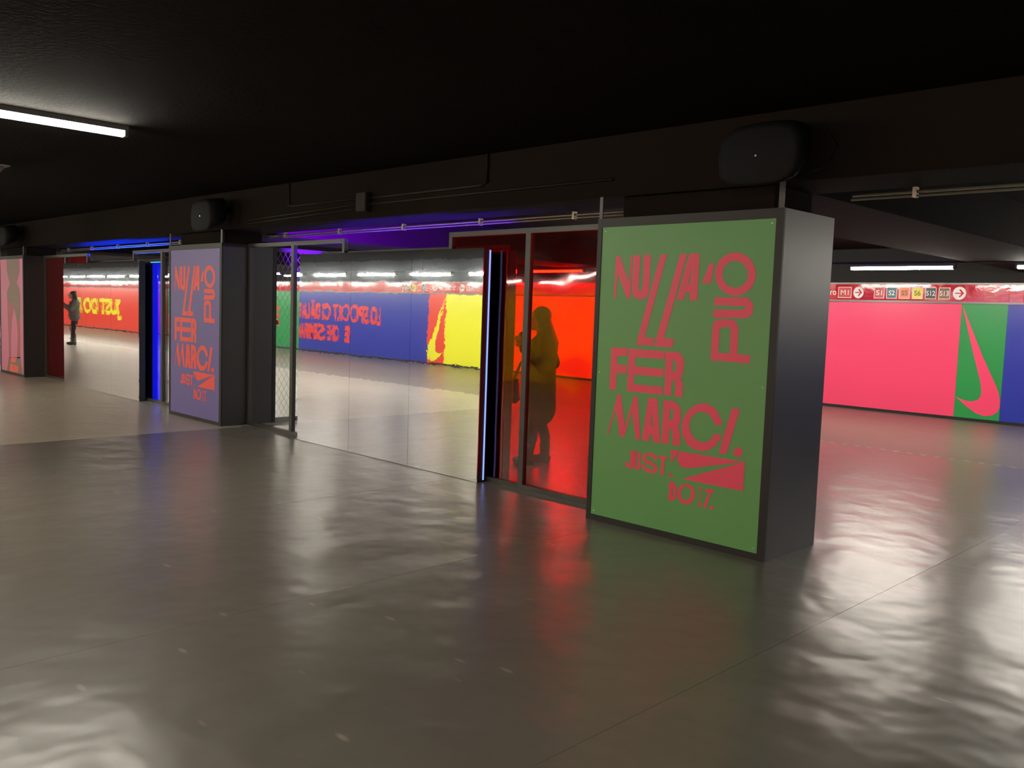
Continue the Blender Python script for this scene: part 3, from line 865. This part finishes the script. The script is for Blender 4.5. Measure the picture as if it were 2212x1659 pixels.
M['bag'] = mat('dark_bag', (0.02, 0.018, 0.02, 1), 0.6, noise=0.1)

def capsule(bm, a, b, ra, rb, n=14, m=5):
    a, b = Vector(a), Vector(b)
    d = b-a
    L = d.length
    d = d.normalized() if L > 1e-6 else Vector((0, 0, 1))
    up = Vector((0, 0, 1)) if abs(d.z) < 0.9 else Vector((1, 0, 0))
    u = d.cross(up).normalized(); v = d.cross(u).normalized()
    rings = []
    for i in range(1, m+1):
        t = math.pi/2*i/m
        rings.append((a-d*ra*math.cos(t), ra*math.sin(t)))
    for i in range(0, m):
        t = math.pi/2*i/m
        rings.append((b+d*rb*math.sin(t), rb*math.cos(t)))
    vs = [[bm.verts.new(c+r*(math.cos(2*math.pi*k/n)*u+math.sin(2*math.pi*k/n)*v)) for k in range(n)] for c, r in rings]
    p0 = bm.verts.new(a-d*ra); p1 = bm.verts.new(b+d*rb)
    for i in range(len(vs)-1):
        for k in range(n):
            bm.faces.new((vs[i][k], vs[i][(k+1) % n], vs[i+1][(k+1) % n], vs[i+1][k]))
    for k in range(n):
        bm.faces.new((p0, vs[0][(k+1) % n], vs[0][k])); bm.faces.new((p1, vs[-1][k], vs[-1][(k+1) % n]))

def blob(bm, c, r, n=16, m=10):
    rx, ry, rz = r
    c = Vector(c)
    rows = [[bm.verts.new(c+Vector((rx*math.sin(math.pi*i/m)*math.cos(2*math.pi*k/n), ry*math.sin(math.pi*i/m)*math.sin(2*math.pi*k/n), rz*math.cos(math.pi*i/m)))) for k in range(n)] for i in range(1, m)]
    t, b = bm.verts.new(c+Vector((0, 0, rz))), bm.verts.new(c-Vector((0, 0, rz)))
    for i in range(len(rows)-1):
        for k in range(n):
            bm.faces.new((rows[i][k], rows[i+1][k], rows[i+1][(k+1) % n], rows[i][(k+1) % n]))
    for k in range(n):
        bm.faces.new((t, rows[0][k], rows[0][(k+1) % n])); bm.faces.new((b, rows[-1][(k+1) % n], rows[-1][k]))

def fuse(bm, name, m, parent, voxel=0.012, smooth=6):
    me = bm_done(bm, name)
    ob = bpy.data.objects.new(name+'_tmp', me)
    COL.objects.link(ob)
    r = ob.modifiers.new('r', 'REMESH'); r.mode = 'VOXEL'; r.voxel_size = voxel
    s = ob.modifiers.new('s', 'SMOOTH'); s.factor = 0.5; s.iterations = smooth
    dg = bpy.context.evaluated_depsgraph_get(); dg.update()
    out = bpy.data.meshes.new_from_object(ob.evaluated_get(dg))
    bpy.data.objects.remove(ob); bpy.data.meshes.remove(me)
    out.name = name
    out.materials.clear()
    return link_mesh(name, out, m, parent, True)

def hand(bm, wrist, direction, palm_n, curl):
    """palm with four bent fingers and a thumb; palm_n = direction the palm faces"""
    w, d, pn = Vector(wrist), Vector(direction).normalized(), Vector(palm_n).normalized()
    s = d.cross(pn).normalized()
    for t in (-0.026, -0.009, 0.009, 0.026):
        capsule(bm, w+s*t*0.7, w+d*0.085+s*t, 0.017, 0.013, 8, 3)
    for t, L in ((-0.030, 0.058), (-0.010, 0.072), (0.010, 0.078), (0.030, 0.070)):
        k = w+d*0.09+s*t
        a1 = (d*math.cos(curl)+pn*math.sin(curl)).normalized()
        a2 = (d*math.cos(2*curl)+pn*math.sin(2*curl)).normalized()
        capsule(bm, k, k+a1*L*0.55, 0.0095, 0.0088, 8, 3)
        capsule(bm, k+a1*L*0.55, k+a1*L*0.55+a2*L*0.5, 0.0088, 0.0075, 8, 3)
    k = w+d*0.03+s*0.030
    td = (d*0.6+s*0.55+pn*0.55).normalized()
    capsule(bm, k, k+td*0.045, 0.012, 0.0105, 8, 3)
    capsule(bm, k+td*0.045, k+td*0.045+(d*0.8+pn*0.5).normalized()*0.032, 0.0105, 0.009, 8, 3)

def head(bm, c):
    """head facing +x, centred on c, about 0.225 high"""
    c = Vector(c)
    blob(bm, c+Vector((-0.008, 0, 0.025)), (0.096, 0.076, 0.098))
    blob(bm, c+Vector((0.025, 0, -0.035)), (0.062, 0.058, 0.080))
    blob(bm, c+Vector((0.062, 0, -0.088)), (0.028, 0.030, 0.022))           # chin
    capsule(bm, c+Vector((0.084, 0, 0.012)), c+Vector((0.104, 0, -0.026)), 0.009, 0.013, 8, 3)  # nose
    blob(bm, c+Vector((0.082, 0, -0.056)), (0.014, 0.024, 0.007))           # lips
    blob(bm, c+Vector((0.082, 0, -0.070)), (0.012, 0.020, 0.007))
    for s in (-1, 1):
        blob(bm, c+Vector((0.072, s*0.032, 0.004)), (0.014, 0.015, 0.010))  # eyes in their sockets
        capsule(bm, c+Vector((0.085, s*0.018, 0.026)), c+Vector((0.072, s*0.050, 0.026)), 0.007, 0.006, 8, 3)  # brow
        blob(bm, c+Vector((-0.010, s*0.078, -0.008)), (0.018, 0.009, 0.030))  # ears

def person(name, loc, rz, H, label, coat, legm, hem, wide_leg, arm, bulk=1.0):
    root = empty(name, loc, rz)
    k = H/1.66
    V = lambda x, y, z: Vector((x*k, y*k, z*k))
    hc = V(0.045, 0, 1.545)
    # --- body: one continuous skin surface
    bm = bmesh.new()
    head(bm, hc)
    capsule(bm, V(0.0, 0, 1.34), V(0.022, 0, 1.46), 0.056*k, 0.050*k)
    for s in (-1, 1):
        capsule(bm, V(-0.01, s*0.06, 1.26), V(-0.01, s*0.155, 1.335), 0.085*k, 0.055*k)
        capsule(bm, V(0.0, s*0.055, 1.25), V(0.0, s*0.06, 1.0), 0.095*k, 0.088*k)
        capsule(bm, V(0.0, s*0.06, 1.0), V(-0.01, s*0.075, 0.86), 0.09*k, 0.11*k)
        ft = arm['foot'][0 if s < 0 else 1]
        capsule(bm, V(-0.005, s*0.085, 0.84), V(ft*0.4+0.02, s*0.08, 0.46), 0.088*k, 0.056*k)
        capsule(bm, V(ft*0.4+0.02, s*0.08, 0.46), V(ft*0.8-0.01, s*0.08, 0.28), 0.054*k, 0.052*k)
        capsule(bm, V(ft*0.8-0.01, s*0.08, 0.28), V(ft, s*0.08, 0.085), 0.052*k, 0.037*k)
        capsule(bm, V(ft-0.01, s*0.08, 0.05), V(ft+0.12, s*0.095, 0.035), 0.036*k, 0.028*k)
        sh, el, wr = V(-0.01, s*0.175, 1.335), V(*arm['elbow'][0 if s < 0 else 1]), V(*arm['wrist'][0 if s < 0 else 1])
        capsule(bm, sh, el, 0.047*k, 0.038*k)
        capsule(bm, el, wr, 0.037*k, 0.024*k)
        dr = arm['dir'][0 if s < 0 else 1]
        hand(bm, wr, dr, arm['palm'][0 if s < 0 else 1], 0.6)
    fuse(bm, 'body', M['skin'], root, 0.008, 3)
    # --- eyes
    for s in (-1, 1):
        bm = bmesh.new(); blob(bm, hc+Vector((0.0795, s*0.033, 0.004)), (0.0075, 0.010, 0.006), 10, 6)
        link_mesh('eye', bm_done(bm, 'eye'), M['hair'], root, True)
    # --- hair: cap plus long fall behind the shoulders
    bm = bmesh.new()
    blob(bm, hc+Vector((-0.028, 0, 0.045)), (0.100, 0.094, 0.098))
    for s in (-1, -0.5, 0, 0.5, 1):
        capsule(bm, hc+Vector((-0.065, s*0.055, 0.02)), V(-0.095-0.02*(1-abs(s)), s*0.10, 1.30), 0.048, 0.058*k)
        capsule(bm, V(-0.095-0.02*(1-abs(s)), s*0.10, 1.30), V(-0.125, s*0.10, 1.08+0.03*abs(s)), 0.055*k, 0.030*k)
    for s in (-1, 1):
        capsule(bm, hc+Vector((-0.01, s*0.082, 0.03)), V(-0.03, s*0.115, 1.30), 0.028, 0.04*k)
    fuse(bm, 'hair', M['hair'], root, 0.010, 4)
    # --- coat with sleeves
    bm = bmesh.new()
    for s in (-1, 1):
        capsule(bm, V(-0.012, s*0.06, 1.27), V(-0.012, s*0.165, 1.325), 0.112*k*bulk, 0.082*k*bulk)
        capsule(bm, V(-0.005, s*0.07, 1.25), V(-0.005, s*0.075, 0.98), 0.125*k*bulk, 0.125*k*bulk)
        capsule(bm, V(-0.005, s*0.075, 0.98), V(-0.01, s*0.085, hem+0.14), 0.125*k*bulk, 0.132*k*bulk)
        sh, el, wr = V(-0.01, s*0.175, 1.32), V(*arm['elbow'][0 if s < 0 else 1]), V(*arm['wrist'][0 if s < 0 else 1])
        capsule(bm, sh, el, 0.078*k*bulk, 0.068*k*bulk)
        capsule(bm, el, el+(wr-el)*0.93, 0.066*k*bulk, 0.050*k*bulk)
    capsule(bm, V(-0.01, 0, 1.36), V(0.0, 0, 1.41), 0.078*k, 0.070*k)
    fuse(bm, 'coat', coat, root, 0.012, 4)
    # --- legs' clothing
    for s in (-1, 1):
        ft = arm['foot'][0 if s < 0 else 1]
        bm = bmesh.new()
        g = 1.0+wide_leg
        capsule(bm, V(-0.005, s*0.085, 0.82), V(ft*0.4+0.02, s*0.08, 0.46), 0.094*k*g, 0.061*k*g)
        capsule(bm, V(ft*0.4+0.02, s*0.08, 0.46), V(ft*0.8-0.01, s*0.08, 0.28), 0.060*k*g, 0.058*k*g)
        capsule(bm, V(ft*0.8-0.01, s*0.08, 0.28), V(ft, s*0.08, 0.10), 0.057*k*g, 0.043*k*g)
        fuse(bm, 'trouser_leg' if wide_leg > 0.05 else 'stocking', legm, root, 0.012, 3)
        bm = bmesh.new()
        capsule(bm, V(ft, s*0.08, 0.20), V(ft, s*0.08, 0.07), 0.058*k, 0.050*k)
        capsule(bm, V(ft-0.025, s*0.08, 0.052), V(ft+0.13, s*0.097, 0.044), 0.046*k, 0.038*k)
        bm_box(bm, (ft-0.06)*k, (ft+0.16)*k, (s*0.088-0.038)*k, (s*0.088+0.038)*k, 0.0, 0.03)
        fuse(bm, 'boot', M['boot'], root, 0.010, 2)
    tag(root, label, 'person')
    return root
# behind the red glass: standing, arms bent, hands raised to the chin
ARM1 = {'elbow': [(-0.10, -0.25, 1.08), (-0.04, 0.25, 1.06)], 'wrist': [(0.17, -0.10, 1.29), (0.20, 0.08, 1.25)], 'dir': [(0.35, 0.25, 0.6), (0.4, -0.2, 0.6)], 'palm': [(0.2, 0.9, 0.1), (0.2, -0.9, 0.1)], 'foot': [-0.06, 0.10]}
P1 = Vector((-6.20, 6.66, 0))
P1R = math.atan2(-0.62, -0.78)
person('person', P1, P1R, 1.62, 'person with long hair in a dark knee-length coat standing behind the red glass', M['coat1'], M['tights'], 0.44, 0.0, ARM1, 1.18)
ARM2 = {'elbow': [(0.10, -0.24, 1.10), (0.10, 0.24, 1.10)], 'wrist': [(0.33, -0.10, 1.27), (0.33, 0.10, 1.27)], 'dir': [(0.5, 0.3, 0.5), (0.5, -0.3, 0.5)], 'palm': [(0.1, 0.9, 0.1), (0.1, -0.9, 0.1)], 'foot': [0.02, 0.06]}
P2 = Vector((-29.85, 0.90, 0))
P2R = math.atan2(0.95, -0.32)
person('person', P2, P2R, 1.70, 'person with long dark hair in a grey jacket and black trousers, seen in the mirror', M['coat2'], M['trousers'], 0.74, 0.14, ARM2, 1.28)
def phone(base, rz, lx, z, label):
    root = empty('smartphone', base, rz)
    box('case', lx-0.005, lx+0.004, -0.075, 0.075, z-0.036, z+0.036, M['phone'], root, 0.004)
    box('camera_bump', lx+0.004, lx+0.006, 0.04, 0.065, z+0.008, z+0.028, M['black'], root)
    tag(root, label, 'phone')
phone(P2, P2R, 0.455, 1.39, 'dark phone held up in both hands by the person in the grey jacket')
# shoulder bag beside the person behind the glass
def bag(base, rz, lx, ly, z0, z1, w, label):
    root = empty('shoulder_bag', base, rz)
    bm = bmesh.new()
    bm_box(bm, lx-0.06, lx+0.06, ly-w/2, ly+w/2, z0, z1)
    for v in bm.verts:
        if v.co.z > z0+0.01: v.co.y = ly+(v.co.y-ly)*0.8; v.co.x = lx+(v.co.x-lx)*0.55
    bmesh.ops.bevel(bm, geom=list(bm.edges), offset=0.02, segments=3, affect='EDGES')
    link_mesh('pouch', bm_done(bm, 'pouch'), M['bag'], root, False)
    tube('strap', [(lx, ly-w*0.36, z1-0.02), (lx-0.06, ly-w*0.2, z1+0.14), (lx-0.10, ly, z1+0.20), (lx-0.06, ly+w*0.2, z1+0.14), (lx, ly+w*0.36, z1-0.02)], 0.010, M['bag'], root)
    tag(root, label, 'bag')
bag(P1, P1R, 0.26, 0.24, 0.66, 0.92, 0.24, 'dark bag carried by the person standing behind the red glass')
bpy.context.view_layer.update()
